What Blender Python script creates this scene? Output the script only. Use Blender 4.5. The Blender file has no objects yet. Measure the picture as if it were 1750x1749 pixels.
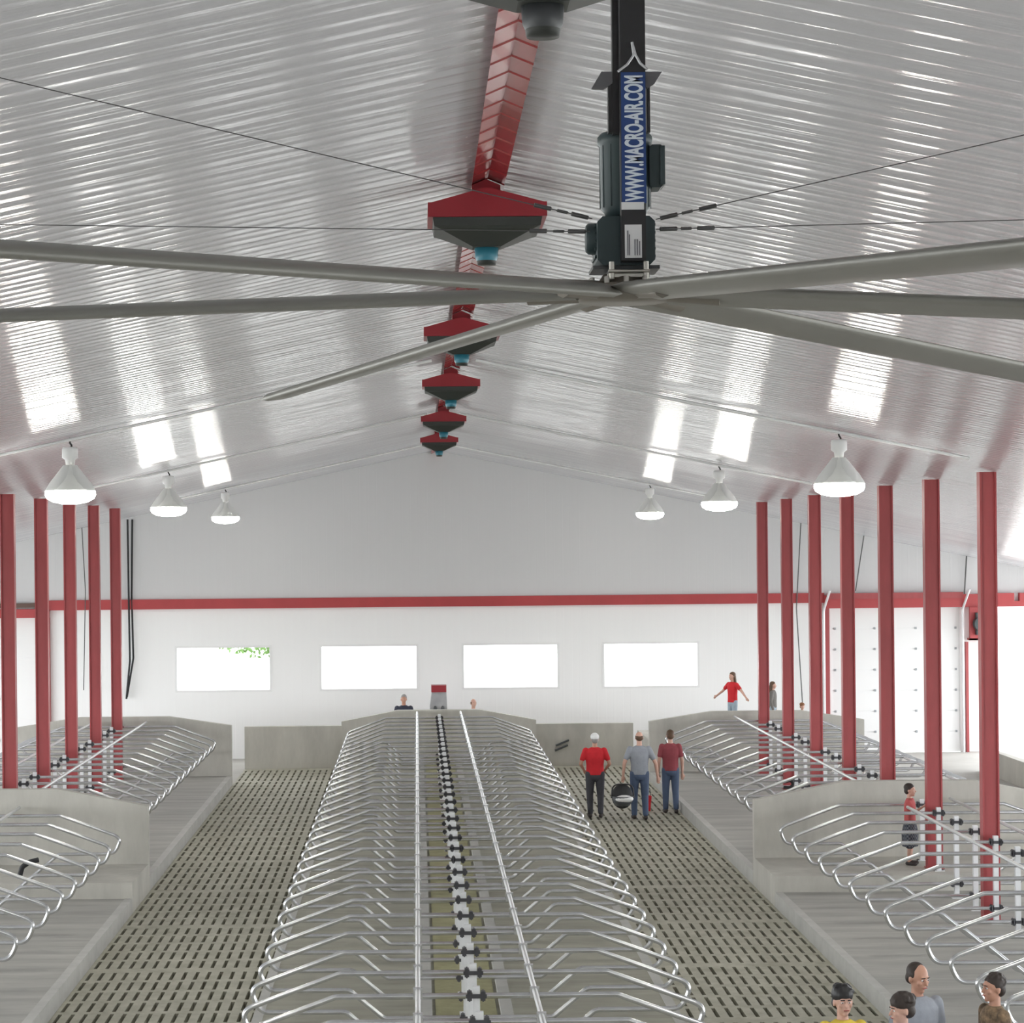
import bpy, bmesh, math, random
from mathutils import Vector, Matrix, Euler
random.seed(7)
S = bpy.context.scene
COL = S.collection
PI = math.pi
AX = 0.53            # x of the barn's centre line
CAMZ = 5.7           # eye height above the slatted alleys
W = 63.5             # y of the far wall
def zc(o): return 8.36 - 0.2094 * abs(o)      # ceiling height at offset o from the ridge

# ------------------------------------------------------------------ materials
def mat(name, col, rough=0.6, metal=0.0, spec=0.5, var=0.0, vscale=3.0, stretch=(1, 1, 1), bump=0.0, bscale=20.0, col2=None, coat=0.0):
    m = bpy.data.materials.new(name); m.use_nodes = True
    nt = m.node_tree; b = nt.nodes['Principled BSDF']
    b.inputs['Base Color'].default_value = (*col, 1)
    b.inputs['Roughness'].default_value = rough
    b.inputs['Metallic'].default_value = metal
    b.inputs['Specular IOR Level'].default_value = spec
    b.inputs['Coat Weight'].default_value = coat
    if var or bump:
        tc = nt.nodes.new('ShaderNodeTexCoord'); mp = nt.nodes.new('ShaderNodeMapping')
        mp.inputs['Scale'].default_value = stretch
        nt.links.new(tc.outputs['Object'], mp.inputs['Vector'])
    if var:
        n = nt.nodes.new('ShaderNodeTexNoise'); n.inputs['Scale'].default_value = vscale
        n.inputs['Detail'].default_value = 6; n.inputs['Roughness'].default_value = 0.65
        nt.links.new(mp.outputs[0], n.inputs['Vector'])
        r = nt.nodes.new('ShaderNodeValToRGB')
        c2 = col2 or col
        r.color_ramp.elements[0].position = 0.3; r.color_ramp.elements[1].position = 0.7
        r.color_ramp.elements[0].color = (*[max(0, c * (1 - var)) for c in c2], 1)
        r.color_ramp.elements[1].color = (*[min(1, c * (1 + var)) for c in col], 1)
        nt.links.new(n.outputs['Fac'], r.inputs[0]); nt.links.new(r.outputs[0], b.inputs['Base Color'])
    if bump:
        n2 = nt.nodes.new('ShaderNodeTexNoise'); n2.inputs['Scale'].default_value = bscale; n2.inputs['Detail'].default_value = 4
        nt.links.new(mp.outputs[0], n2.inputs['Vector'])
        bp = nt.nodes.new('ShaderNodeBump'); bp.inputs['Strength'].default_value = bump; bp.inputs['Distance'].default_value = 0.02
        nt.links.new(n2.outputs['Fac'], bp.inputs['Height']); nt.links.new(bp.outputs[0], b.inputs['Normal'])
    return m
def emis(name, col, st):
    m = bpy.data.materials.new(name); m.use_nodes = True
    nt = m.node_tree; nt.nodes.clear()
    e = nt.nodes.new('ShaderNodeEmission'); o = nt.nodes.new('ShaderNodeOutputMaterial')
    e.inputs[0].default_value = (*col, 1); e.inputs[1].default_value = st
    nt.links.new(e.outputs[0], o.inputs[0]); return m

M = {}
M['galv'] = mat('galvanised steel', (.66, .67, .68), .2, .8, var=.10, vscale=6)
M['galv_bright'] = mat('bright galvanised steel', (.80, .81, .83), .4, .3, var=.05, vscale=8)
M['rail'] = mat('rail galvanising', (.66, .67, .68), .33, .6, var=.06, vscale=5)
M['clamp'] = mat('dark cast clamp', (.09, .09, .10), .5, .3)
M['slat'] = mat('slatted concrete', (.43, .42, .35), .8, var=.16, vscale=2.2, bump=.15, bscale=30, col2=(.39, .375, .295))
M['curb'] = mat('pale curb concrete', (.46, .455, .43), .8, var=.10, vscale=2.5, bump=.1)
M['bed'] = mat('brushed stall bed concrete', (.37, .362, .335), .75, var=.20, vscale=1.2, stretch=(.35, 2.2, 1), bump=.15, bscale=12)
M['bed_mid'] = mat('olive bed concrete', (.33, .322, .265), .8, var=.18, vscale=1.5, stretch=(.5, 2, 1), bump=.12)
M['sand'] = mat('yellow sand', (.36, .345, .20), .9, var=.15, vscale=4, bump=.2)
M['conc'] = mat('cast concrete wall', (.50, .485, .44), .8, var=.14, vscale=1.2, stretch=(1.5, 1.5, .5), bump=.1, bscale=14)
M['floor'] = mat('floor concrete', (.45, .44, .41), .8, var=.10, vscale=.8, bump=.08)
M['pit'] = mat('dark slurry pit', (.012, .012, .011), .8)
M['red'] = mat('red painted steel', (.36, .06, .065), .42, var=.10, vscale=2.0, stretch=(3, 3, .6))
M['redgirt'] = mat('bright red girt paint', (.42, .05, .055), .45, var=.08, vscale=1.5)
M['redflash'] = mat('glossy red flashing', (.34, .04, .045), .24, .1, coat=.25)
M['hood_red'] = mat('red hood steel', (.30, .02, .03), .4, var=.08)
M['hood_dark'] = mat('dark hood underside', (.03, .034, .03), .5)
M['teal'] = mat('teal motor cup', (.04, .22, .30), .35)
M['grey_dark'] = mat('dark grey enamel', (.07, .075, .08), .4)
M['black'] = mat('black painted steel', (.022, .022, .024), .4)
M['rubber'] = mat('black rubber', (.02, .02, .022), .7)
M['motor'] = mat('dark green motor enamel', (.04, .065, .07), .45, var=.1)
M['alu'] = mat('dull aluminium blade', (.24, .235, .21), .4, .15, var=.06, vscale=2)
M['alu_bright'] = mat('bright aluminium', (.62, .6, .55), .35, .8)
M['label_white'] = mat('white label', (.8, .8, .8), .5)
M['label_blue'] = mat('blue label', (.02, .06, .22), .5)
M['ink'] = mat('label ink', (.12, .12, .14), .6)
M['letters'] = mat('pale letters', (.75, .82, .9), .5)
M['white_paint'] = mat('white paint', (.82, .82, .82), .4)
M['hinge'] = mat('grey hinge steel', (.34, .36, .38), .5)
M['wire'] = mat('wire rope', (.12, .12, .12), .5, .4)
M['lens'] = emis('lamp lens glow', (1, .98, .90), 7)
M['shade'] = mat('frosted acrylic shade', (.85, .86, .84), .25)
sb = M['shade'].node_tree.nodes['Principled BSDF']; sb.inputs['Transmission Weight'].default_value = .35; sb.inputs['Roughness'].default_value = .5

# glossy white ribbed ceiling sheet (ribs are real geometry; fine waviness from a bump)
def ceiling_mat():
    m = mat('white ribbed liner sheet', (.63, .63, .665), .145, 0, .5, coat=.0)
    nt = m.node_tree; b = nt.nodes['Principled BSDF']; b.inputs['IOR'].default_value = 1.3
    tc = nt.nodes.new('ShaderNodeTexCoord'); mp = nt.nodes.new('ShaderNodeMapping'); mp.inputs['Scale'].default_value = (.45, 9, .45)
    n = nt.nodes.new('ShaderNodeTexNoise'); n.inputs['Scale'].default_value = 1.0; n.inputs['Detail'].default_value = 3
    bp = nt.nodes.new('ShaderNodeBump'); bp.inputs['Strength'].default_value = .5; bp.inputs['Distance'].default_value = .02
    nt.links.new(tc.outputs['Object'], mp.inputs[0]); nt.links.new(mp.outputs[0], n.inputs['Vector'])
    nt.links.new(n.outputs['Fac'], bp.inputs['Height']); nt.links.new(bp.outputs[0], b.inputs['Normal'])
    return m
M['ceil'] = ceiling_mat()
def wall_mat(nm, c):
    m = mat(nm, c, .4)
    nt = m.node_tree; b = nt.nodes['Principled BSDF']
    tc = nt.nodes.new('ShaderNodeTexCoord'); sp = nt.nodes.new('ShaderNodeSeparateXYZ')
    w = nt.nodes.new('ShaderNodeMath'); w.operation = 'MULTIPLY'; w.inputs[1].default_value = 2 * PI / .23
    si = nt.nodes.new('ShaderNodeMath'); si.operation = 'SINE'
    pw = nt.nodes.new('ShaderNodeMath'); pw.operation = 'GREATER_THAN'; pw.inputs[1].default_value = .85
    bp = nt.nodes.new('ShaderNodeBump'); bp.inputs['Strength'].default_value = .5; bp.inputs['Distance'].default_value = .01
    nt.links.new(tc.outputs['Object'], sp.inputs[0]); nt.links.new(sp.outputs['X'], w.inputs[0]); nt.links.new(w.outputs[0], si.inputs[0])
    nt.links.new(si.outputs[0], pw.inputs[0]); nt.links.new(pw.outputs[0], bp.inputs['Height']); nt.links.new(bp.outputs[0], b.inputs['Normal'])
    return m
M['wall'] = wall_mat('white ribbed wall sheet', (.88, .88, .88)); M['wall_up'] = wall_mat('greyer ribbed gable sheet', (.66, .66, .67))  # gable sheet greyer: panel difference and dimmer light above the girt, both in the colour
def glass_mat():
    m = bpy.data.materials.new('window glass'); m.use_nodes = True
    nt = m.node_tree; nt.nodes.clear()
    o = nt.nodes.new('ShaderNodeOutputMaterial'); mx = nt.nodes.new('ShaderNodeMixShader'); t = nt.nodes.new('ShaderNodeBsdfTransparent'); g = nt.nodes.new('ShaderNodeBsdfGlossy')
    g.inputs['Roughness'].default_value = .02; mx.inputs[0].default_value = .07
    nt.links.new(t.outputs[0], mx.inputs[1]); nt.links.new(g.outputs[0], mx.inputs[2]); nt.links.new(mx.outputs[0], o.inputs[0])
    return m
M['glass'] = glass_mat()

# ------------------------------------------------------------------ mesh helpers
class MB:
    def __init__(s): s.v = []; s.f = []; s.sm = []
    def add(s, vs, fs, smooth=False):
        n = len(s.v); s.v += [tuple(v) for v in vs]
        for f in fs: s.f.append([i + n for i in f]); s.sm.append(smooth)
        return s
    def box(s, x0, x1, y0, y1, z0, z1):
        vs = [(x0, y0, z0), (x1, y0, z0), (x1, y1, z0), (x0, y1, z0), (x0, y0, z1), (x1, y0, z1), (x1, y1, z1), (x0, y1, z1)]
        return s.add(vs, [(0, 3, 2, 1), (4, 5, 6, 7), (0, 1, 5, 4), (1, 2, 6, 5), (2, 3, 7, 6), (3, 0, 4, 7)])
    def prism(s, poly, y0, y1):          # polygon in xz (counter-clockwise seen from -y), extruded along y
        n = len(poly)
        vs = [(x, y0, z) for x, z in poly] + [(x, y1, z) for x, z in poly]
        fs = [tuple(range(n)), tuple(range(2 * n - 1, n - 1, -1))]
        fs += [(i, n + i, n + (i + 1) % n, (i + 1) % n) for i in range(n)]
        return s.add(vs, fs)
    def tube(s, path, r, n=8, cap=True):
        path = [Vector(p) for p in path]; rs = r if isinstance(r, (list, tuple)) else [r] * len(path)
        rings = []; up = None
        for i, p in enumerate(path):
            t = ((path[i + 1] if i + 1 < len(path) else p) - (path[i - 1] if i else p)).normalized()
            if up is None:
                up = Vector((0, 0, 1)) if abs(t.z) < .9 else Vector((0, 1, 0))
            a = (up - t * up.dot(t)).normalized(); b = t.cross(a); up = a
            rings.append([p + (a * math.cos(2 * PI * k / n) + b * math.sin(2 * PI * k / n)) * rs[i] for k in range(n)])
        vs = [v for rg in rings for v in rg]; fs = []
        for i in range(len(path) - 1):
            for k in range(n):
                fs.append((i * n + k, i * n + (k + 1) % n, (i + 1) * n + (k + 1) % n, (i + 1) * n + k))
        s.add(vs, fs, True)
        if cap:
            s.add(rings[0], [tuple(range(n - 1, -1, -1))]); s.add(rings[-1], [tuple(range(n))])
        return s
    def lathe(s, prof, c=(0, 0, 0), n=24, smooth=True, sx=1, sy=1):
        vs = []; fs = []
        for r, z in prof:
            for k in range(n): vs.append((c[0] + sx * r * math.cos(2 * PI * k / n), c[1] + sy * r * math.sin(2 * PI * k / n), c[2] + z))
        for i in range(len(prof) - 1):
            for k in range(n): fs.append((i * n + k, i * n + (k + 1) % n, (i + 1) * n + (k + 1) % n, (i + 1) * n + k))
        s.add(vs, fs, smooth)
        return s
    def ell(s, c, rx, ry, rz, nu=16, nv=10, rot=None):
        vs = []; fs = []
        for j in range(nv + 1):
            th = PI * j / nv
            for k in range(nu):
                v = Vector((rx * math.sin(th) * math.cos(2 * PI * k / nu), ry * math.sin(th) * math.sin(2 * PI * k / nu), rz * math.cos(th)))
                if rot: v = rot @ v
                vs.append(v + Vector(c))
        for j in range(nv):
            for k in range(nu):
                a, b, cc, d = j * nu + k, j * nu + (k + 1) % nu, (j + 1) * nu + (k + 1) % nu, (j + 1) * nu + k
                if j == 0: fs.append((a, d, cc))
                elif j == nv - 1: fs.append((a, d, b))
                else: fs.append((a, d, cc, b))
        s.add(vs, fs, True); return s
    def cone(s, a, b, ra, rb, n=12):     # tapered limb with round ends
        a = Vector(a); b = Vector(b); t = (b - a).normalized()
        path = []; rs = []
        for q in (-.98, -.8, -.45): path.append(a + t * ra * q); rs.append(ra * math.sqrt(1 - q * q))
        path.append(a); rs.append(ra); path.append((a + b) / 2); rs.append((ra + rb) / 2); path.append(b); rs.append(rb)
        for q in (.45, .8, .98): path.append(b + t * rb * q); rs.append(rb * math.sqrt(1 - q * q))
        return s.tube(path, rs, n)
    def mesh(s, name):
        me = bpy.data.meshes.new(name); me.from_pydata(s.v, [], s.f)
        me.polygons.foreach_set('use_smooth', s.sm); me.update(); return me
    def build(s, name, m, parent=None):
        return link(name, s.mesh(name), m, parent)

def link(name, me, m, parent=None):
    if m is not None and not me.materials: me.materials.append(m)
    o = bpy.data.objects.new(name, me); COL.objects.link(o)
    if parent: o.parent = parent
    return o
def tag(o, label, cat, group=None, kind=None):
    o['label'] = label; o['category'] = cat
    if group: o['group'] = group
    if kind: o['kind'] = kind
    return o
def struct(o, label=None):
    o['kind'] = 'structure'
    if label: o['label'] = label
    return o
def empty(name, loc, rz=0):
    o = bpy.data.objects.new(name, None); COL.objects.link(o); o.location = loc; o.rotation_euler = (0, 0, rz); o.empty_display_size = .1
    return o
def copy_tree(o, parent=None):
    c = o.copy(); COL.objects.link(c); c.parent = parent
    for ch in KIDS.get(o.name, []): copy_tree(ch, c)
    return c
KIDS = {}
def kids(o, *ch): KIDS[o.name] = list(ch)
def fillet(pts, rad, seg=5):
    out = [Vector(pts[0])]
    for i in range(1, len(pts) - 1):
        p = Vector(pts[i]); a = (Vector(pts[i - 1]) - p); b = (Vector(pts[i + 1]) - p)
        r = rad[i - 1]; ang = a.angle(b); d = min(r / math.tan(ang / 2), a.length * .49, b.length * .49)
        p0 = p + a.normalized() * d; p1 = p + b.normalized() * d
        for k in range(seg + 1):
            t = k / seg; out.append(p0 * (1 - t) ** 2 + p * 2 * t * (1 - t) + p1 * t * t)
    out.append(Vector(pts[-1])); return out
ORD = ['first', 'second', 'third', 'fourth', 'fifth', 'sixth', 'seventh', 'eighth', 'ninth', 'tenth', 'eleventh', 'twelfth', 'thirteenth', 'fourteenth', 'fifteenth', 'sixteenth', 'seventeenth', 'eighteenth', 'nineteenth', 'twentieth', 'twenty-first', 'twenty-second', 'twenty-third', 'twenty-fourth', 'twenty-fifth', 'twenty-sixth', 'twenty-seventh', 'twenty-eighth', 'twenty-ninth', 'thirtieth', 'thirty-first', 'thirty-second', 'thirty-third', 'thirty-fourth', 'thirty-fifth']

# ------------------------------------------------------------------ camera
cam = bpy.data.cameras.new('camera'); co = bpy.data.objects.new('camera', cam); COL.objects.link(co)
cam.sensor_fit = 'HORIZONTAL'; cam.sensor_width = 36; cam.lens = 3980 / 1750 * 36
cam.shift_x = (875 - 712) / 1750; cam.shift_y = (937 - 874.5) / 1750
cam.clip_start = .1; cam.clip_end = 600
co.location = (0, 0, CAMZ)
co.rotation_euler = (Matrix.Rotation(PI / 2, 3, 'X') @ Matrix.Rotation(-.0098, 3, 'Z')).to_euler()
S.camera = co
def at(x, y, d):       # photo pixel + depth -> world point
    u = x - 712; v = 937 - y
    return Vector(((u + .0098 * v) / 3980 * d, d, CAMZ + (v - .0098 * u) / 3980 * d))

# ------------------------------------------------------------------ shell
HW = 18.0
# floor: solid slabs round the slatted alleys
fl = MB()
fl.box(AX - HW, AX + HW, -4, 17, -.3, 0)
fl.box(AX - 2.5, AX + 2.5, 17, 60.5, -.3, 0)
for s in (-1, 1):
    a, b = sorted((AX + s * 5.05, AX + s * HW)); fl.box(a, b, 17, 60.5, -.3, 0)
fl.box(AX - HW, AX + HW, 60.5, W, -.3, 0)
struct(fl.build('floor', M['floor']))
pit = MB().box(AX - 5.3, AX + 5.3, 16.8, 60.8, -1.6, -1.4)
struct(pit.build('pit_floor', M['pit']))
def slats(s):
    x0, x1 = sorted((AX + s * 2.5, AX + s * 5.05)); y0, y1 = 17.0, 60.5
    xs = [x0]; hx = []
    n = 16; p = (x1 - x0) / n
    for i in range(n):
        c = x0 + p * (i + .5); xs += [c - .025, c + .025]; hx.append(len(xs) - 2)
    xs.append(x1)
    ys = [y0]; hy = []
    y = y0 + .12
    while y < y1 - .7:
        for k in range(5):
            if y + .6 > y1 - .05: break
            ys += [y, y + .56]; hy.append(len(ys) - 2); y += .70
        y += .16
    ys.append(y1)
    mb = MB(); nx, ny = len(xs), len(ys)
    vs = [(x, yy, 0) for yy in ys for x in xs] + [(x, yy, -.16) for yy in ys for x in xs]
    N = nx * ny; fs = []
    for j in range(ny - 1):
        for i in range(nx - 1):
            a, b, c, d = j * nx + i, j * nx + i + 1, (j + 1) * nx + i + 1, (j + 1) * nx + i
            if i in hx and j in hy:
                for p_, q_ in ((a, b), (b, c), (c, d), (d, a)): fs.append((p_, q_, q_ + N, p_ + N))
            else: fs.append((a, b, c, d))
    mb.add(vs, fs)
    return mb.build('slatted_floor', M['slat'])
for s, nm in ((-1, 'left'), (1, 'right')):
    struct(slats(s), 'slotted concrete alley floor %s of the centre stalls' % nm)

# ceiling : ribbed sheet, two slopes
PER = .26
prof = [(0, 0), (.05, 0), (.07, -.0022), (.09, -.0045), (.12, -.0045), (.14, -.0022), (.16, 0), (.21, -.001)]
def ribz(y):
    t = (y + 4) % PER; pr = prof + [(PER, 0)]
    for (a, za), (b, zb) in zip(pr, pr[1:]):
        if a <= t <= b: return za + (zb - za) * (t - a) / (b - a)
    return 0
ys = []
y = -4.0
while y < W:
    ys += [(y + a, z) for a, z in prof if y + a < W]
    y += PER
ys.append((W + .05, 0))
cm = MB(); vs = []; fs = []
offs = [-HW - .6, 0, HW + .6]
for yy, dz in ys:
    for o in offs: vs.append((AX + o, yy, zc(o) + dz))
n3 = 3
for j in range(len(ys) - 1):
    for i in range(2):
        fs.append((j * n3 + i, (j + 1) * n3 + i, (j + 1) * n3 + i + 1, j * n3 + i + 1))
# keep the ridge crease: build the slopes as separate islands
vsL = [v for k, v in enumerate(vs) if k % 3 != 2]; vsR = [v for k, v in enumerate(vs) if k % 3 != 0]
ff = [(j * 2, (j + 1) * 2, (j + 1) * 2 + 1, j * 2 + 1) for j in range(len(ys) - 1)]
cm.add(vsL, ff, True); cm.add(vsR, ff, True)
# roof skin above it
cm.add([(AX - HW - .6, -4, zc(HW + .6) + .2), (AX, -4, 8.6), (AX + HW + .6, -4, zc(HW + .6) + .2), (AX - HW - .6, W + .05, zc(HW + .6) + .2), (AX, W + .05, 8.6), (AX + HW + .6, W + .05, zc(HW + .6) + .2)], [(0, 1, 4, 3), (1, 2, 5, 4)])
struct(cm.build('ceiling', M['ceil']))
# red ridge flashing following the ribs
rf = MB(); hw = .115
yr = []; y = -4.0
while y < W - .3: yr += [(y, 0), (y + .34, 0), (y + .365, -.006), (y + .39, 0)]; y += .41
yr.append((W - .02, 0))
def fz(o): return zc(0) - .05 - .42 * abs(o)
for side in (-1, 1):
    lo = [(AX + o, yy, fz(o) + dz) for yy, dz in yr for o in (0, side * hw)]
    hi = [(x_, y_, z_ + .012) for x_, y_, z_ in lo]; n = len(yr)
    rf.add(lo, [(2 * j, 2 * j + 2, 2 * j + 3, 2 * j + 1) for j in range(n - 1)])
    rf.add(hi, [(2 * j, 2 * j + 1, 2 * j + 3, 2 * j + 2) for j in range(n - 1)])
    rf.add(lo + hi, [(2 * j + 1, 2 * j + 3, 2 * n + 2 * j + 3, 2 * n + 2 * j + 1) for j in range(n - 1)])
o = rf.build('ridge_flashing', M['redflash']); tag(o, 'glossy red ribbed metal flashing running along the ceiling ridge', 'ridge trim', kind='thing')

# far wall with four windows and door openings
WIN = [(-6.62, -3.98), (-2.68, .02), (1.20, 3.86), (5.03, 7.68)]
WZ0, WZ1 = 1.82, 3.09
wf = MB(); T = .15
def wbox(x0, x1, z0, z1): wf.box(x0, x1, W, W + T, z0, z1)
L0, R0 = AX - HW, AX + HW
dl = (AX - 14.35, AX - 10.75); dr = (AX + 10.75, AX + 14.25); fr = (AX + 15.1, AX + 17.6); fL = (AX - 17.6, AX - 15.1)
DZ = 3.95
segs = sorted([(a, b, WZ0, WZ1) for a, b in WIN] + [(*dl, 0, DZ), (*dr, 0, DZ), (*fr, 0, DZ), (*fL, 0, DZ)])
ZT = 4.3
x = L0
for a, b, z0, z1 in segs:
    wbox(x, a, 0, ZT)
    if z0 > 0: wbox(a, b, 0, z0)
    wbox(a, b, z1, ZT); x = b
wbox(x, R0, 0, ZT)
gw = MB().prism([(L0, ZT), (R0, ZT), (R0, zc(HW)), (AX, 8.36), (L0, zc(HW))], W, W + T)
wfo = struct(wf.build('wall_far', M['wall']))
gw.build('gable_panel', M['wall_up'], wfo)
for i, (a, b) in enumerate(WIN):
    f = MB(); t = .06
    for q in ((a, a + t, WZ0, WZ1), (b - t, b, WZ0, WZ1), (a + t, b - t, WZ0, WZ0 + t), (a + t, b - t, WZ1 - t, WZ1)): f.box(q[0], q[1], W - .02, W + T, q[2], q[3])
    wo = struct(f.build('window_%d' % (i + 1), M['white_paint']))
    MB().box(a + t, b - t, W + .06, W + .075, WZ0 + t, WZ1 - t).build('pane', M['glass'], wo)
# sectional doors, closed
def sectional(name, a, b):
    m = MB(); nsec = 7; h = DZ / nsec
    for k in range(nsec):
        m.box(a, b, W + .03, W + .08, k * h + .012, (k + 1) * h - .012)
    m.box(a, b, W + .05, W + .09, 0, DZ)
    d = struct(m.build(name, M['white_paint']))
    bl = MB()
    for k in range(1, nsec):
        for q in (.03, .34, .66, .97):
            xx = a + (b - a) * q; bl.box(xx - .025, xx + .025, W + .012, W + .032, k * h - .03, k * h + .03)
    bl.build('hinge', M['hinge'], d)
    return d
sectional('door_1', *dl); sectional('door_2', *dr)
# side walls: low concrete wall, open curtain side above it, eave band
for s, nm in ((-1, 'left'), (1, 'right')):
    m = MB(); xa, xb = sorted((AX + s * HW, AX + s * (HW + .2)))
    m.box(xa, xb, -4, W, 0, .9); m.box(xa, xb, -4, W, zc(HW) - .35, zc(HW) + .05)
    y = -4
    while y <= W: m.box(xa, xb, y, y + .2, .9, zc(HW) - .35); y += 7.5 - 1e-6
    struct(m.build('wall_' + nm, M['white_paint']))
nw = MB(); nw.prism([(L0, 0), (R0, 0), (R0, zc(HW)), (AX, 8.36), (L0, zc(HW))], -4.2, -4)
struct(nw.build('wall_near', M['wall']))

# girt, headers
tag(MB().box(AX - 10.55, AX + 10.55, W - .12, W - .005, 4.10, 4.37).build('girt', M['redgirt']), 'long red horizontal girt across the white far wall above the windows', 'wall girt', kind='thing')
hd = MB().box(AX + 10.55, AX + 14.98, W - .2, W - .005, 3.95, 4.3)
h1 = tag(hd.build('door_header', M['redgirt']), 'red header beam above the right sectional door', 'door header', kind='thing')
MB().box(AX + 10.6, AX + 14.3, W - .26, W - .2, 4.2, 4.36).build('track_board', M['red'], h1)
hd = MB().box(AX + 15.05, AX + 17.9, W - .16, W - .005, 3.95, 4.1); hd.box(AX + 15.15, AX + 15.7, W - .2, W - .005, 4.1, 4.32); hd.box(AX + 15.85, AX + 17.9, W - .2, W - .005, 4.1, 4.32)
tag(hd.build('door_header', M['redgirt']), 'red header with a white gap above the far right opening', 'door header', kind='thing')
hd = MB().box(AX - 14.4, AX - 10.55, W - .2, W - .005, 3.9, 4.14)
h2 = tag(hd.build('door_header', M['redgirt']), 'red header beam above the left sectional door', 'door header', kind='thing')
MB().box(AX - 14.4, AX - 10.7, W - .26, W - .005, 4.18, 4.3).build('track_board', mat('brown board', (.12, .07, .055), .6), h2)
# jambs
for xx, z1, lab in ((AX - 10.6, 3.9, 'thin red door jamb post at the right edge of the left sectional door'), (AX + 10.62, 3.95, 'thin red door jamb post at the left edge of the right sectional door')):
    tag(MB().box(xx - .06, xx + .06, W - .14, W - .005, 0, z1).build('door_jamb', M['red']), lab, 'door jamb', 'red jambs of the sectional doors', kind='thing')
for xx, lab in ((AX + 14.42, 'thin red jamb left of the red opener housing'), (AX + 15.0, 'thin red jamb right of the red opener housing')):
    tag(MB().box(xx - .035, xx + .035, W - .14, W - .005, 0, 3.0).build('door_jamb', M['red']), lab, 'door jamb', kind='thing')
# white vertical tracks of the right door
for xx, lab in ((AX + 10.84 - .32, 'white vertical door track beside the red jamb of the right sectional door'), (AX + 14.3, 'grey vertical door track at the right side of the right sectional door')):
    t = MB().tube(fillet([(xx, W - .18, 0), (xx, W - .18, 3.9), (xx + .12, W - .5, 4.45)], [.3]), .035)
    tag(t.build('door_track', M['galv_bright']), lab, 'door track', kind='thing')
# opener housing
op = MB().box(AX + 14.46, AX + 14.96, W - .32, W - .2, 3.05, 3.95)
op.box(AX + 14.46, AX + 14.96, W - .32, W - .005, 3.05, 3.1)
oo = tag(op.build('door_opener', M['redgirt']), 'red door opener housing with dark round motor right of the sectional door', 'door opener')
mm = MB(); mm.tube([(AX + 14.73, W - .58, 3.5), (AX + 14.73, W - .32, 3.5)], .2, 16); mm.box(AX + 14.6, AX + 14.86, W - .5, W - .32, 3.2, 3.8); mm.build('motor', M['motor'], oo)
MB().ell((AX + 14.74, W - .6, 3.52), .06, .05, .09).build('indicator_lamp', M['label_white'], oo)

# ------------------------------------------------------------------ concrete: beds, curbs, cross walls
def curb_box(x0, x1, y0, y1, lab):
    struct(MB().box(x0, x1, y0, y1, 0, .235).build('curb', M['curb']), lab)
for s, nm in ((-1, 'left'), (1, 'right')):
    a, b = sorted((AX + s * 5.05, AX + s * 5.17))
    for y0, y1, q in ((17, 36.6, 'near'), (39.0, 56.3, 'far')):
        curb_box(a, b, y0, y1, 'pale concrete curb of the %s %s stalls' % (nm, q))
        c, d = sorted((AX + s * 5.17, AX + s * 10.25))
        struct(MB().box(c, d, y0, y1, 0, .23).build('stall_bed', M['bed']), 'brushed grey concrete bed under the %s %s stalls' % (nm, q))
    a, b = sorted((AX + s * 5.05, AX + s * 10.25))
    struct(MB().box(a, b, 36.6, 38.8, 0, .48).build('crossover_slab', M['conc']), 'raised concrete crossover at the %s cross wall' % nm)
    def gable(y0, y1, e, pk, half, cx, nm_):
        return MB().prism([(cx - half, 0), (cx + half, 0), (cx + half, e), (cx + half * .42, pk), (cx - half * .42, pk), (cx - half, e)], y0, y1).build(nm_, M['conc'])
    o = struct(gable(38.8, 39.0, 1.44, 1.74, 2.6, AX + s * 7.65, 'wall_cross_' + nm), 'concrete cross wall between the %s near and far stalls' % nm)
    o = struct(gable(56.3, 56.5, 1.45, 1.68, 2.6, AX + s * 7.65, 'wall_end_' + nm), 'concrete end wall behind the %s far stalls' % nm)
    a, b = sorted((AX + s * 2.52, AX + s * 5.05))
    struct(MB().box(a, b, 60.5, 60.7, 0, 1.10).build('wall_pony_' + nm, M['conc']), 'low concrete wall closing the %s slatted alley' % nm)
struct(gable(60.3, 60.55, 1.22, 1.50, 2.52, AX, 'wall_end_center'), 'concrete end wall behind the centre stalls')
# platform behind the right end wall where the children stand
struct(MB().box(AX + 5.05, AX + 10.25, 56.5, 59.4, 0, 1.0).build('raised_walkway', M['conc']), 'raised concrete walkway behind the right far end wall')
# centre bed
for s, nm in ((-1, 'left'), (1, 'right')):
    a, b = sorted((AX + s * 2.5, AX + s * 2.38)); curb_box(a, b, 17, 60.3, 'pale concrete curb on the %s side of the centre stalls' % nm)
struct(MB().box(AX - 2.38, AX + 2.38, 17, 60.3, 0, .23).build('stall_bed', M['bed_mid']), 'olive grey concrete bed under the centre stalls')
st = MB().box(AX - .36, AX + .36, 17, 60.3, .23, .25).build('sand_strip', M['sand']); struct(st, 'yellowish strip along the middle of the centre stalls')
for s in (-1, 1):
    struct(MB().box(AX + s * .47 - .07, AX + s * .47 + .07, 17, 60.3, .23, .31).build('brisket_curb', M['curb']), 'pale brisket curb %s of the yellowish strip' % ('left' if s < 0 else 'right'))
# feed curb right
struct(MB().box(AX + 13.47, AX + 13.67, 30, 58, 0, .6).build('wall_feed_right', M['conc']), 'low concrete feed wall at the right edge')
# stalls posts of the pony wall mark
wb = MB()
for k in (0, 1):
    p = at(961 - k * 1.5, 1270 + k * 8.5, 60.46); q = Vector((.17, 0, .07)); wb.tube([p - q, p + q], .025, 6)
tag(wb.build('wall_bracket', M['grey_dark']), 'pair of short dark slanted brackets on the right low concrete wall', 'bracket')

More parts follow.
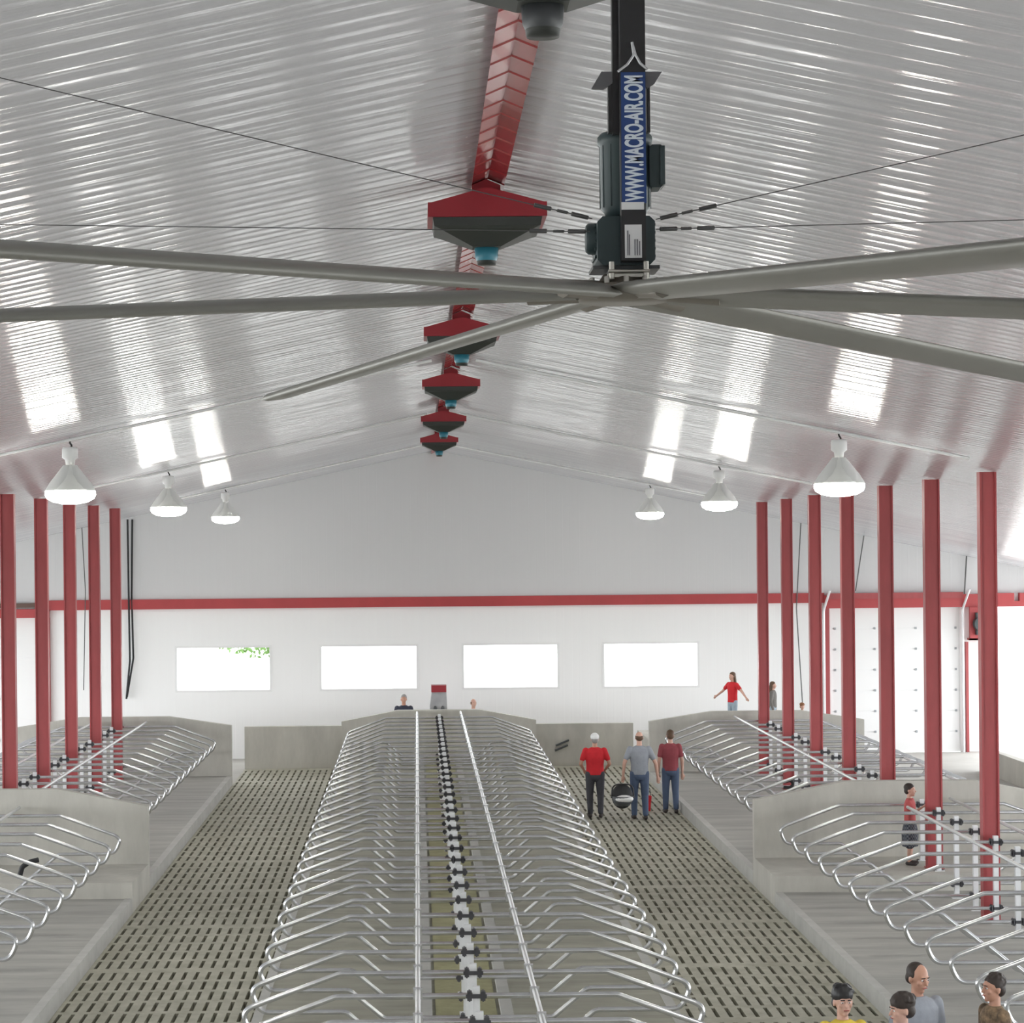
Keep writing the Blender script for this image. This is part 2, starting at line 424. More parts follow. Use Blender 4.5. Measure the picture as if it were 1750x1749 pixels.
# ------------------------------------------------------------------ stall dividers
def loop_mb(s):
    p = [(s * .03, 0, 1.40), (s * 1.35, 0, 1.40), (s * 2.03, 0, 1.145), (s * 2.27, 0, 1.04), (s * 2.27, 0, .77), (s * 2.02, 0, .77), (s * 1.33, 0, .77), (s * .945, 0, .45), (s * .03, 0, .45)]
    p = [(s * .03, 0, 1.40), (s * 1.35, 0, 1.40), (s * 2.36, 0, 1.03), (s * 2.24, 0, .77), (s * 1.33, 0, .77), (s * .945, 0, .45), (s * .03, 0, .45)]
    return MB().tube(fillet(p, [.12, .19, .17, .12, .12], 7), .028, 8)
LOOP = {s: loop_mb(s).mesh('loop') for s in (-1, 1)}
def clampmesh(z):
    m = MB()
    for s in (-1, 1):
        m.box(s * .065 - .022, s * .065 + .022, -.045, .045, z - .042, z + .042)
        m.box(s * .065 - .008, s * .065 + .008, -.052, .052, z - .05, z + .05)
    m.box(-.1, .1, -.045, -.036, z - .02, z + .02)
    return m.mesh('clamp')
CL = [clampmesh(1.40), clampmesh(.45)]
def postmesh(z0): 
    m = MB(); m.box(-.035, .035, -.035, .035, z0, 1.49); m.box(-.08, .08, -.08, .08, z0, z0 + .012); return m.mesh('post')
POST = {z: postmesh(z) for z in (.16, .23, .25, .48)}
def make_divider(z0):
    r = empty('stall_divider', (0, 0, 0))
    ch = [link('loop', LOOP[-1], M['galv'], r), link('loop', LOOP[1], M['galv'], r), link('post', POST[z0], M['galv_bright'], r), link('clamp', CL[0], M['clamp'], r), link('clamp', CL[1], M['clamp'], r)]
    kids(r, *ch); return r
first = {}
def divider(x, y, z0, label, group):
    if z0 not in first:
        o = first[z0] = make_divider(z0)
    else: o = copy_tree(first[z0])
    o.location = (x, y, .23 - z0 if z0 < .2 else 0); tag(o, label, 'stall divider', group); return o
for k in range(32):
    divider(AX, 22.34 + 1.22 * (k - 1), .25, 'galvanised tube divider, %s from the front of the centre stall row' % ORD[k], 'centre row stall dividers')
for k in range(13):
    y = 38.3 - 1.22 * k
    divider(AX + 7.735, y, .48 if y > 36.5 else .23, 'galvanised tube divider, %s in front of the right cross wall' % ORD[k], 'right near stall dividers')
for k in range(9):
    y = 37.9 - 1.22 * k
    divider(AX - 7.735, y, .48 if y > 36.5 else .23, 'galvanised tube divider, %s in front of the left cross wall' % ORD[k], 'left near stall dividers')
for s, nm in ((-1, 'left'), (1, 'right')):
    for k in range(14):
        divider(AX + s * 7.735, 55.9 - 1.22 * k, .16, 'galvanised tube divider, %s in front of the %s far end wall' % (ORD[k], nm), '%s far stall dividers' % nm)
def rail(x, y0, y1, label, z=1.45, group=None, clampys=(), m='rail'):
    o = tag(MB().tube([(x, y0, z), (x, (y0 + y1) / 2, z), (x, y1, z)], .026, 10).build('neck_rail', M[m]), label, 'rail', group)
    if clampys:
        cmesh = MB().box(-.045, .045, -.03, .03, -.075, .03).mesh('rail_clamp')
        for y in clampys:
            c = link('rail_clamp', cmesh, M['galv'], o); c.location = (x, y, z)
    return o
cys = [22.34 + 1.22 * (k - 1) for k in range(32)]
rail(AX - .56, 20.5, 60.25, 'long galvanised neck rail left of the centre posts', clampys=cys)
rail(AX + .56, 20.5, 60.25, 'long galvanised neck rail right of the centre posts', clampys=cys)
rail(AX - 7.735 + .64, 39.1, 56.2, z=1.56, label='galvanised neck rail over the inner side of the left far stalls')
rail(AX - 7.735 - .64, 39.1, 56.2, z=1.56, label='galvanised neck rail over the outer side of the left far stalls')
rail(AX + 7.735 - .64, 39.1, 56.2, z=1.56, label='galvanised neck rail over the inner side of the right far stalls')
rail(AX + 7.735 + 1.36, 39.1, 47.0, 'bright galvanised rail over the outer side of the right far stalls', m='galv_bright')
rail(AX + 7.735 - .40, 22.5, 37.5, 'galvanised neck rail over the inner side of the right near stalls')
rail(AX + 7.735 + .56, 22.5, 38.7, 'galvanised neck rail over the outer side of the right near stalls')
rail(AX - 7.735 + .56, 26.5, 38.7, 'galvanised neck rail over the inner side of the left near stalls')

# ------------------------------------------------------------------ columns
def column(x, y, zb, label):
    h = .11; m = MB()
    zt = zc(x - AX) - .02
    for s in (-1, 1): m.box(x + s * h - .012, x + s * h + .012, y - .09, y + .09, zb, zt)
    m.box(x - h + .012, x + h - .012, y - .06, y - .03, zb, zt)
    m.box(x - h - .03, x + h + .03, y - .12, y + .12, zb, zb + .015)
    o = m.build('column', M['red']); tag(o, label, 'column', kind='thing'); return o
for k in range(7):
    y = 55.7 - 3.66 * k
    zb = .48 if 36.6 < y < 38.8 else .23
    column(AX + 7.735, y, zb, '%s red steel column from the far wall in the right row' % ORD[k])
    if k < 5: column(AX - 7.735, y, zb, '%s red steel column from the far wall in the left row' % ORD[k])

# ------------------------------------------------------------------ ceiling lamps
def make_lamp():
    r = empty('high_bay_lamp', (0, 0, 0))
    # z relative to ceiling hook (0) downwards
    a = MB().lathe([(.09, -.36), (.13, -.41), (.2, -.5), (.28, -.6), (.335, -.69), (.345, -.72), (.335, -.72), (.27, -.61), (.19, -.51), (.12, -.42), (.09, -.37)], n=28).build('shade', M['shade'], r)
    b = MB().lathe([(0.001, -.895), (.12, -.89), (.24, -.865), (.32, -.82), (.345, -.77), (.34, -.72)], n=28).build('lens', M['lens'], r)
    e = MB().lathe([(0, -.715), (.325, -.715), (.325, -.708), (0, -.700)], n=28).build('reflector', M['white_paint'], r)
    c = MB().lathe([(0.001, -.11), (.10, -.12), (.11, -.15), (.11, -.26), (.07, -.29), (.06, -.37), (.0, -.37)], n=20).build('ballast', M['white_paint'], r)
    d = MB().tube(fillet([(0, 0, .01), (0, 0, -.06), (.03, 0, -.1), (0, 0, -.14)], [.03, .03]), .014, 6).build('hook', M['black'], r)
    kids(r, a, b, c, d, e); return r
proto = None
for s, nm in ((-1, 'left'), (1, 'right')):
    for y, q in ((31.8, 'nearest and largest'), (44.4, 'middle'), (57.6, 'farthest and smallest')):
        if proto is None: proto = o = make_lamp()
        else: o = copy_tree(proto)
        o.location = (AX + s * 5.25, y, zc(5.25) - .02)
        tag(o, '%s bell lamp of the %s row hanging from the ceiling' % (q, nm), 'ceiling lamp', 'high bay lamps')
for s, nm in ((-1, 'left'), (1, 'right')):      # the rows go on towards the camera
    for y, q in ((19.2, 'just above the photo frame'), (6.6, 'beside the big fan, out of the frame')):
        o = copy_tree(proto); o.location = (AX + s * 5.25, y, zc(5.25) - .02)
        tag(o, 'bell lamp of the %s row %s' % (nm, q), 'ceiling lamp', 'high bay lamps')
for y, q in ((31.8, 'nearest'), (44.4, 'middle'), (57.6, 'farthest')):
    for s, nm in ((-1, 'left'), (1, 'right')):
        pts = [(AX + s * o, y - .12, zc(o) - .045) for o in (.3, 2, 4, 5.25, 7.0)]
        tag(MB().tube(pts, .022, 6).build('conduit', M['white_paint']), 'white conduit on the %s ceiling slope at the %s lamp' % (nm, q), 'conduit')

# ------------------------------------------------------------------ ridge hoods
def make_hood():
    r = empty('ridge_hood', (0, 0, 0))     # origin: lower edge of red band
    w = .39; dy = .33
    m = MB(); m.prism([(-w, 0), (w, 0), (w, .10), (.02, .20), (-.02, .20), (-w, .10)], -dy, dy)
    for s in (-1, 1): m.box(s * (w + .012) - .012, s * (w + .012) + .012, -dy, dy, .0, .1)
    a = m.build('hood', M['hood_red'], r)
    u = MB(); z = -.002
    def ring(hx, hy, zz): return [(-hx, -hy, zz), (hx, -hy, zz), (hx, hy, zz), (-hx, hy, zz)]
    rs = ring(w - .01, dy - .01, z) + ring(w - .02, dy - .02, -.06) + ring(w - .06, dy - .06, -.075) + ring(.1, .1, -.18)
    fs = [(0, 1, 2, 3), (15, 14, 13, 12)]
    for l in range(3):
        for k in range(4): fs.append((l * 4 + k, l * 4 + 4 + k, l * 4 + 4 + (k + 1) % 4, l * 4 + (k + 1) % 4))
    u.add(rs, fs); b = u.build('underside', M['hood_dark'], r)
    c = MB().lathe([(0, -.18), (.085, -.18), (.08, -.25), (.07, -.27)], n=18).build('motor_cup', M['teal'], r)
    d = MB().lathe([(.07, -.27), (.065, -.3), (0, -.3)], n=18).build('cup_rim', M['hood_dark'], r)
    e = MB().prism([(-.10, .15), (.10, .15), (.10, .252), (0, .294), (-.10, .252)], -.1, .1).build('neck', M['hood_red'], r)
    kids(r, a, b, c, d, e); return r
h0 = None
for k, d in enumerate((9.14, 16.5, 25.6, 33.5, 42.7, 51.0)):
    if h0 is None: h0 = o = make_hood()
    else: o = copy_tree(h0)
    o.location = (AX - .015, d, CAMZ + 2.3)
    if k == 0: cup0 = next(ch for ch in o.children if ch.name.startswith('motor_cup'))
    tag(o, ('red hooded unit with dark cup at the top edge, nearest on the ridge' if k == 0 else '%s red hooded unit along the ceiling ridge counted from the front' % ORD[k]), 'ceiling unit', 'ridge hoods')

cup0.data = cup0.data.copy(); cup0.data.materials.clear(); cup0.data.materials.append(M['grey_dark'])

# ------------------------------------------------------------------ the big fan
D = 5.3; FX, FZ = 357 / 3980 * D, CAMZ + 433.5 / 3980 * D
fan = empty('ceiling_fan', (FX, D, FZ)); tag(fan, 'huge six-bladed grey ceiling fan with dark green motor in the foreground', 'fan')
K = D / 3980
def fp(x, y):      # photo pixel at the fan's depth -> fan-local x,z
    p = at(x, y, D); return p.x - FX, p.z - FZ
th0 = math.radians(-18); A_, B_, C_ = -.03, .02, -.04
bladeM = None
def blade(th):
    s, c = math.sin(th), math.cos(th); m = MB()
    sec = [(-.075, -.004), (-.05, .013), (0, .02), (.045, .014), (.075, 0), (.04, -.008), (0, -.012), (-.05, -.013)]
    pit = .12
    vs = []; N = 12; n = len(sec)
    for i in range(N + 1):
        r = .10 + (3.07 - .10) * i / N
        cz = r * (A_ * s + B_ * c + C_)
        for q, h in sec:
            qq = q * math.cos(pit) - h * math.sin(pit); hh = q * math.sin(pit) + h * math.cos(pit)
            vs.append((r * s + qq * c, r * c - qq * s, cz + hh))
    fs = [(i * n + k, i * n + (k + 1) % n, (i + 1) * n + (k + 1) % n, (i + 1) * n + k) for i in range(N) for k in range(n)]
    m.add(vs, fs, True); m.add(vs[:n], [tuple(range(n))]); m.add(vs[-n:], [tuple(range(n - 1, -1, -1))])
    return m
for k in range(6): blade(th0 - k * PI / 3).build('blade', M['alu'], fan)
hub = MB(); hub.lathe([(0, -.022), (.10, -.022), (.105, -.012), (.105, .012), (.06, .018), (.045, .04), (.0, .04)], n=28)
for k in range(6):
    th = th0 - k * PI / 3; s, c = math.sin(th), math.cos(th)
    hub.tube([(.07 * s, .07 * c, .0), (.22 * s, .22 * c, .22 * (A_ * s + B_ * c + C_))], .021, 8)
hub.build('hub', mat('bronze grey hub', (.20, .18, .15), .4, .3), fan)
bt = MB()
for k in range(12):
    a = k * PI / 6; bt.lathe([(0, .03), (.006, .028), (.006, .012)], (.085 * math.cos(a), .085 * math.sin(a), 0), 8)
bt.build('bolts', M['alu_bright'], fan)
# yoke under gearbox
yk = MB(); x0, z0 = fp(1036, 478); x1, z1 = fp(1106, 452)
yk.box(x0, x1, -.05, .12, z0, z0 + .008); yk.tube([(x0 + .008, -.055, z0 - .005), (x0 + .008, -.055, z1)], .006, 8); yk.tube([(x1 - .008, -.055, z0 - .005), (x1 - .008, -.055, z1)], .006, 8); yk.tube([(x0, -.06, z0 + .012), (x1, -.06, z0 + .012)], .004, 8)
yk.build('yoke', M['alu_bright'], fan)
ft = MB(); x0, z0 = fp(1012, 462); x1, z1 = fp(1126, 458); ft.box(x0, x1, -.02, .1, z0, z0 + .008)
xa, za = fp(1040, 490); xb, zb = fp(1102, 455); ft.box(xa, xb, 0, .12, za, zb)
ft.build('mounting_foot', M['grey_dark'], fan)
# gearbox
def rbox(x0, x1, y0, y1, z0, z1, c):
    m = MB(); out = [(x0 + c, z0), (x1 - c, z0), (x1, z0 + c), (x1, z1 - c), (x1 - c, z1), (x0 + c, z1), (x0, z1 - c), (x0, z0 + c)]
    return m.prism(out, y0, y1)
x0, z0 = fp(1020, 456); x1, z1 = fp(1117, 372)
g = rbox(x0, x1, -.03, .12, z0, z1, .012)
for k in range(5): g.box(x0 - .004, x1 + .004, 0, .1, z0 + .02 + k * .018, z0 + .026 + k * .018)
gb = g.build('gearbox', M['motor'], fan)
x0, z0 = fp(1003, 405); x1, z1 = fp(1040, 405)
MB().tube([(x0, .04, z0), (x0 + .006, .04, z0), (x1, .04, z0)], [.03, .036, .036], 18).build('shaft_cap', M['motor'], fan)
# motor
xc = (fp(1069, 0)[0]); z0 = fp(0, 366)[1]; z1 = fp(0, 222)[1]
z0 = fp(1069, 366)[1]; z1 = fp(1069, 222)[1]
mo = MB().lathe([(0, z0), (.045, z0), (.05, z0 + .012), (.0575, z0 + .02), (.0585, z1 - .03), (.063, z1 - .025), (.063, z1 - .008), (.056, z1), (0, z1)], (xc, .055, 0), 28)
for k in range(14):
    a = 2 * PI * k / 14; mo.box(xc + .057 * math.cos(a) - .002, xc + .057 * math.cos(a) + .002, .055 + .057 * math.sin(a) - .002, .055 + .057 * math.sin(a) + .002, z0 + .02, z1 - .03)
mob = mo.build('motor', M['motor'], fan)
x0, z0 = fp(1112, 318); x1, z1 = fp(1135, 244)
tb = rbox(x0, x1, .02, .09, z0, z1, .006); tb.box(x1 - .008, x1 + .003, .012, .098, z0 + .006, z1 - .004); tb.build('terminal_box', M['motor'], fan)
# down tube (front channel) + side rods
x0, zt = fp(1055, 138); x1, zb = fp(1099, 452)
ztop = zc(.1) - FZ - .03
tu = MB(); tu.box(x0, x1, -.075, -.032, zb, ztop)
xl0 = fp(1045, 0)[0]; 
tu.box(fp(1045, 150)[0], fp(1062, 150)[0], -.03, .0, fp(1045, 232)[1], ztop); tu.box(fp(1094, 150)[0], fp(1101, 150)[0], -.03, .0, fp(1045, 232)[1], ztop)
tu.box(fp(1038, 200)[0], fp(1050, 200)[0], -.028, .0, fp(0, 240)[1], fp(1038, 140)[1]); tu.box(fp(1104, 200)[0], fp(1109, 200)[0], -.028, .0, fp(0, 240)[1], fp(1104, 140)[1])
down = tu.build('down_tube', M['black'], fan)
# wings
for pts in ([(1044, 127), (1026, 127), (1009, 156), (1030, 157), (1046, 146)], [(1099, 127), (1129, 127), (1116, 148), (1104, 156), (1098, 148)]):
    q = [fp(*p) for p in pts]
    if sum(a[0] * b[1] - b[0] * a[1] for a, b in zip(q, q[1:] + q[:1])) < 0: q = q[::-1]
    wg = MB().prism(q, -.03, -.018)
    wg.build('mounting_wing', mat('grey bracket steel', (.16, .16, .17), .45, .4), fan)
lp = MB()
for pts in ([(1074, 86), (1077, 108), (1066, 124), (1050, 136)], [(1074, 86), (1080, 108), (1088, 122), (1100, 132)]):
    lp.tube(fillet([(fp(*p)[0], -.085, fp(*p)[1]) for p in pts], [.01, .01]), .0035, 6)
lp.build('safety_cable', M['galv'], fan)
# label with lettering
x0, z0 = fp(1058, 356); x1, z1 = fp(1097, 135)
MB().box(x0, x1, -.0775, -.0752, z0, z1).build('address_label', M['label_blue'], fan)
def text(body, x, z, size, m, parent, length=None, height=None, y=-.0785, bold=.0):
    cu = bpy.data.curves.new('lettering', 'FONT'); cu.body = body; cu.size = 1; cu.extrude = .004; cu.offset = bold; cu.align_x = 'LEFT'
    to = bpy.data.objects.new('lettering_curve', cu); COL.objects.link(to)
    dg = bpy.context.evaluated_depsgraph_get(); me = bpy.data.meshes.new_from_object(to.evaluated_get(dg))
    COL.objects.unlink(to); bpy.data.objects.remove(to)
    xs_ = [v.co.x for v in me.vertices]; ys_ = [v.co.y for v in me.vertices]; w_, h_ = max(xs_) - min(xs_), max(ys_) - min(ys_)
    mx, my = min(xs_), min(ys_)
    sl, sh = length / w_, height / h_
    for v in me.vertices:
        a, b, c = v.co
        v.co = Vector((x - (b - my) * sh, y - c * .1, z + (a - mx) * sl))
    me.name = 'lettering'; me.materials.clear()
    return link('lettering', me, m, parent)
xr = fp(1094, 250)[0]; text('WWW.MACRO-AIR.COM', xr, fp(1080, 353)[1], 1, M['letters'], fan, fp(1080, 141)[1] - fp(1080, 353)[1], fp(1094, 0)[0] - fp(1062, 0)[0], bold=.035)
x0, z0 = fp(1057, 367); x1, z1 = fp(1095, 354); MB().box(x0, x1, -.0785, -.0755, z0, z1).build('small_label', M['label_white'], fan)
x0, z0 = fp(1063, 448); x1, z1 = fp(1091, 392); MB().box(x0, x1, -.0785, -.0755, z0, z1).build('rating_label', M['label_white'], fan)
ink = MB()
for k, (a, b) in enumerate(((1067, 8), (1070, 16), (1079, 26), (1083, 26), (1087, 30))):
    xa, za = fp(a, 444); xb, zb = fp(a + 1.2, 444 - (48 - b * .8)); ink.box(xa, xb, -.0795, -.0784, za, zb)
ink.build('print_lines', M['ink'], fan)
# guy wires (attached to the fan, run to the ceiling)
def guy(px0, px1, d_end, chain=True):
    p0 = at(*px0, D); u0 = Vector(px0); u1 = Vector(px1)
    # walk along the image line at depth d_end until the ceiling is met
    for t in [i * .01 for i in range(50, 2000)]:
        q = u0 + (u1 - u0) * t; p = at(q.x, q.y, d_end)
        if p.z >= zc(p.x - AX) - .03: break
    loc = lambda v: v - Vector((FX, D, FZ))
    m = MB().tube([loc(p0), loc((p0 + p) / 2), loc(p)], .0013, 5)
    dirv = (p - p0).normalized()
    for k, (a, b) in enumerate(((.01, .05), (.06, .085), (.1, .14))):
        m.tube([loc(p0 + dirv * a), loc(p0 + dirv * b)], .005 if k != 1 else .0035, 6)
    return m.build('guy_wire', M['wire'], fan)
guy((1012, 374), (0, 133), 4.2); guy((1008, 396), (0, 384), 7.2)
guy((1121, 375), (1750, 231), 4.3); guy((1121, 392), (1750, 376), 7.0)

# ------------------------------------------------------------------ cables on the far wall
def cable(pts, d, r, label, m='rubber', name='cable'):
    mb = MB(); mb.tube(fillet([at(*p, d) for p in pts], [.3] * (len(pts) - 2)) if len(pts) > 2 else [at(*p, d) for p in pts], r, 6)
    tag(mb.build(name, M[m]), label, 'cable'); return mb
cable([(218, 888), (220, 1020), (222, 1130), (216, 1195)], W - .18, .028, 'left black cable of the pair hanging beside the last left column')
cable([(226, 888), (225, 1020), (228, 1125), (217, 1192)], W - .10, .028, 'right black cable of the pair hanging beside the last left column')
cable([(138, 868), (146, 1010), (143, 1180)], W - .18, .014, 'thin grey cord hanging between the left columns', 'wire')
cable([(1371, 848), (1361, 1040), (1372, 1212)], W - .15, .016, 'thin grey cord hanging between the second and third right columns', 'wire')
cable([(1478, 905), (1462, 1010)], W - .12, .016, 'short slanted grey cord right of the fourth right column', 'wire')
cable([(1652, 948), (1648, 1016)], W - .12, .02, 'short grey cord above the red opener housing', 'wire')
# black hoses caught in the stalls
def hose(pts, d, r, label):
    tag(MB().tube(fillet([at(*p, d) for p in pts], [.08] * (len(pts) - 2)), r, 8).build('hose', M['rubber']), label, 'hose')
hose([(1338, 1337), (1352, 1334), (1356, 1341), (1351, 1347), (1339, 1346)], 43.0, .03, 'black bent hose among the right far stalls by the third column')
hose([(66, 1470), (50, 1474), (38, 1482), (33, 1500)], 36.2, .04, 'black bent hose lying among the left near stalls')

# ------------------------------------------------------------------ machine behind the centre end wall
mc = MB(); c = at(750, 1200, 62.0); c.z = 0
mc.prism([(c.x - .24, 0), (c.x + .24, 0), (c.x + .24, .9), (c.x + .2, 1.87), (c.x - .19, 1.87), (c.x - .24, 1.5)], 61.8, 62.2)
mo_ = tag(mc.build('drive_cabinet', mat('grey cabinet', (.35, .35, .36), .5, var=.15)), 'grey cabinet with red top cover standing behind the centre end wall', 'machine')
MB().prism([(c.x - .2, 1.87), (c.x + .2, 1.87), (c.x + .2, 2.05), (c.x - .2, 2.05)], 61.75, 62.2).build('top_cover', M['hood_red'], mo_)
kb = MB()
for s in (-1, 1): kb.ell((c.x + s * .1, 61.78, 1.42), .05, .03, .09)
kb.build('control_knobs', M['grey_dark'], mo_)

# ------------------------------------------------------------------ people
def remesh(mb, vox, smooth=4):
    me = mb.mesh('tmp'); o = bpy.data.objects.new('tmp', me); COL.objects.link(o)
    r = o.modifiers.new('r', 'REMESH'); r.mode = 'VOXEL'; r.voxel_size = vox; r.use_smooth_shade = True
    sm = o.modifiers.new('s', 'SMOOTH'); sm.iterations = smooth; sm.factor = .5
    dg = bpy.context.evaluated_depsgraph_get(); out = bpy.data.meshes.new_from_object(o.evaluated_get(dg))
    COL.objects.unlink(o); bpy.data.objects.remove(o)
    return out
SKIN = mat('skin', (.50, .27, .19), .5); SKIN2 = mat('light skin', (.60, .36, .28), .5)
_mc = {}
def cloth(name, col, var=.08):
    if name not in _mc: _mc[name] = mat(name, col, .85, var=var, vscale=9, bump=.15, bscale=25)
    return _mc[name]
def loft(mb, st, lean=0, n=18):
    vs = []; fs = []
    for (x, y, z, rx, ry) in st:
        for k in range(n): vs.append((x + rx * math.cos(2 * PI * k / n), y + ry * math.sin(2 * PI * k / n), z))
    for i in range(len(st) - 1):
        for k in range(n): fs.append((i * n + k, i * n + (k + 1) % n, (i + 1) * n + (k + 1) % n, (i + 1) * n + k))
    fs.append(tuple(range(n - 1, -1, -1))); fs.append(tuple((len(st) - 1) * n + k for k in range(n)))
    mb.add(vs, fs, True)
def person(loc, rz, h, label, shirt, trousers, hair, skin=None, arms=None, step=.0, head_yaw=0, head_pitch=0, hair_style='short', female=False, sleeve='short', shorts=False, vox=.012, lean=0.0, crouch=False, face=False, stout=1.0, head=1.0, wide=1.0, group=None, shoes=(.05, .04, .04)):
    """built facing -y, feet on z=0, 1.75 m tall, then scaled; arms = {side: (elbow, wrist)} relative to the shoulder"""
    k = h / 1.75; skin = skin or SKIN
    w = (.92 if female else 1.0) * stout
    hipz = .92; sh = 1.42
    dz = 0
    if crouch: dz = -.55
    def L(z): return z + dz
    ly = lambda z: -lean * max(0, z - .9)          # forward lean shifts the upper body towards -y
    P = lambda x, y, z: (x, y + ly(z), L(z))
    body = MB(); tr = MB(); sr = MB(); shoe = {}
    # legs
    for s in (-1, 1):
        fy = s * step
        hip = (s * .09 * w, 0, L(hipz)); 
        if crouch: kn = (s * .16, -.38, L(.97)); an = (s * .13, -.1, .09)
        else: kn = (s * .10 * w, -abs(step) * .35 - .01 + fy * -.4, .49 ); an = (s * .105, -fy + .02, .085)
        if not crouch and fy < 0: an = (s * .105, -fy + .02, .10)
        body.cone(hip, kn, .085, .056); body.cone(kn, an, .055, .036)
        body.cone((an[0], an[1] + .02, .045), (an[0] + s * .02, an[1] - .15, .035), .036, .032)
        tr.cone(hip, kn, .098 * w, .076 if not shorts else .10 * wide)
        if not shorts: tr.cone(kn, (an[0], an[1], an[2] + .02), .074, .058)
        sm = MB(); sm.cone((an[0], an[1] + .03, .05), (an[0] + s * .015, an[1] - .15, .042), .046, .042); shoe[s] = sm
    if wide > 1: loft(tr, [(0, 0, L(.42), .2 * wide, .14 * wide), (0, 0, L(.7), .2 * wide, .15 * wide), (0, 0, L(.95), .165 * w, .13)])
    # torso
    tw = [(0, .0, L(.84), .12 * w, .09), (0, 0, L(.92), .165 * w, .115), (0, ly(1.02), L(1.02), .15 * w, .105), (0, ly(1.14), L(1.14), .15 * w, .105), (0, ly(1.27), L(1.27), .172 * w, .115), (0, ly(1.37), L(1.37), .18 * w, .105), (0, ly(1.44), L(1.44), .13 * w, .08), (0, ly(1.48), L(1.48), .07, .06)]
    loft(body, tw)
    loft(tr, [(0, 0, L(.80), .12 * w, .10), (0, 0, L(.86), .17 * w, .125), (0, 0, L(.95), .165 * w, .122), (0, 0, L(1.0), .158 * w, .115)])
    loft(sr, [(0, 0, L(.90), .178 * w, .128), (0, ly(.98), L(.98), .17 * w, .125), (0, ly(1.12), L(1.12), .168 * w, .122), (0, ly(1.27), L(1.27), .186 * w, .128), (0, ly(1.37), L(1.37), .196 * w, .118), (0, ly(1.44), L(1.44), .15 * w, .092), (0, ly(1.485), L(1.485), .075, .07)])
    # arms
    for s in (-1, 1):
        S0 = Vector(P(s * .185 * w, 0, 1.41))
        el, wr = (arms or {}).get(s, ((s * .06, .02, -.30), (s * .07, -.05, -.56)))
        E = S0 + Vector(el); Wp = S0 + Vector(wr)
        body.cone(S0, E, .052, .04); body.cone(E, Wp, .04, .027)
        f = (Wp - E).normalized(); side = f.cross(Vector((0, 1, 0)))
        if side.length < .1: side = f.cross(Vector((1, 0, 0)))
        side.normalize(); nrm = side.cross(f)
        pc = Wp + f * .05; body.cone(Wp + f * .01, Wp + f * .085, .026, .03)
        body.cone(Wp + f * .03 + side * .015, Wp + f * .08 + side * .02, .016, .018); body.cone(Wp + f * .03 - side * .015, Wp + f * .08 - side * .02, .016, .018)
        for i, (off, ln) in enumerate(((-.03, .062), (-.01, .075), (.011, .070), (.03, .055))):
            a = Wp + f * .085 + side * off; b = a + f * ln * .6 + nrm * .006; c_ = b + f * ln * .4 + nrm * .018
            body.cone(a, b, .0105, .0095, 8); body.cone(b, c_, .0095, .008, 8)
        a = Wp + f * .03 - side * .022; b = a + f * .035 - side * .03; body.cone(a, b, .012, .010, 8); body.cone(b, b + f * .03 - side * .004, .010, .009, 8)
        mid = S0 + (E - S0) * (.62 if sleeve == 'short' else 1.0)
        if sleeve != 'none': sr.cone(S0 + Vector((-s * .01, 0, .0)), mid, .068, .058)
        if sleeve == 'long': sr.cone(E, Wp, .055, .04)
    # neck and head
    N0 = Vector(P(0, .005, 1.44)); HC = Vector(P(0, -.012, 1.64 - .0)); HC.z += (head - 1) * .09
    R = Matrix.Rotation(head_yaw, 3, 'Z') @ Matrix.Rotation(head_pitch, 3, 'X'); RS = R @ Matrix.Diagonal((head, head, head))
    body.cone(N0, HC - Vector((0, -.02, .07)), .056, .052)
    H = lambda x, y, z: HC + RS @ Vector((x, y, z))
    body.ell(H(0, .012, .022), .076, .096, .098, 20, 14, RS)         # skull
    body.ell(H(0, -.02, -.035), .060, .068, .078, 16, 12, RS)       # face / jaw
    body.ell(H(0, -.058, -.092), .026, .026, .024, 10, 8, RS)        # chin
    body.cone(H(0, -.084, .012), H(0, -.106, -.026), .009, .014, 8)   # nose
    body.cone(H(-.035, -.076, .030), H(.035, -.076, .030), .012, .012, 8)   # brow
    body.cone(H(-.018, -.086, -.056), H(.018, -.086, -.056), .008, .008, 8)   # lips
    for s in (-1, 1):
        body.ell(H(s * .079, .012, -.008), .010, .020, .031, 8, 8, RS)          # ears
        body.ell(H(s * .044, -.062, -.02), .02, .02, .02, 8, 6, RS)           # cheeks
    me = remesh(body, vox); 
    root = link('person', me, skin); root.location = loc; root.rotation_euler = (0, 0, rz); root.scale = (k, k, k)
    tag(root, label, 'person', group)
    link('shirt', remesh(sr, vox, 12 if vox < .01 else 5), shirt, root); link('trousers' if not shorts else 'shorts', remesh(tr, vox), trousers, root)
    sm_ = mat('shoe leather', shoes, .6) if 'shoe' not in _mc else _mc['shoe']; _mc['shoe'] = sm_
    for s in (-1, 1): link('shoe', remesh(shoe[s], vox, 2), sm_, root)
    # hair: shell over the skull
    hb = MB()
    if hair_style == 'receding':
        hb.ell(H(0, .034, .047), .079, .084, .080, 18, 12, RS); hb.ell(H(0, .06, -.01), .074, .052, .065, 16, 12, RS)
        for s in (-1, 1): hb.ell(H(s * .068, .018, .03), .018, .04, .04, 8, 8, RS)
    elif hair_style != 'bald':
        big = 1.2 if hair_style == 'thick' else 1.06
        hb.ell(H(0, .024, .050 + (.016 if hair_style == 'thick' else .004)), .077 * big, .092 * big, .076 * big, 20, 14, RS)
        hb.ell(H(0, .055, -.01), .074 * big, .056 * big, .070, 16, 12, RS)
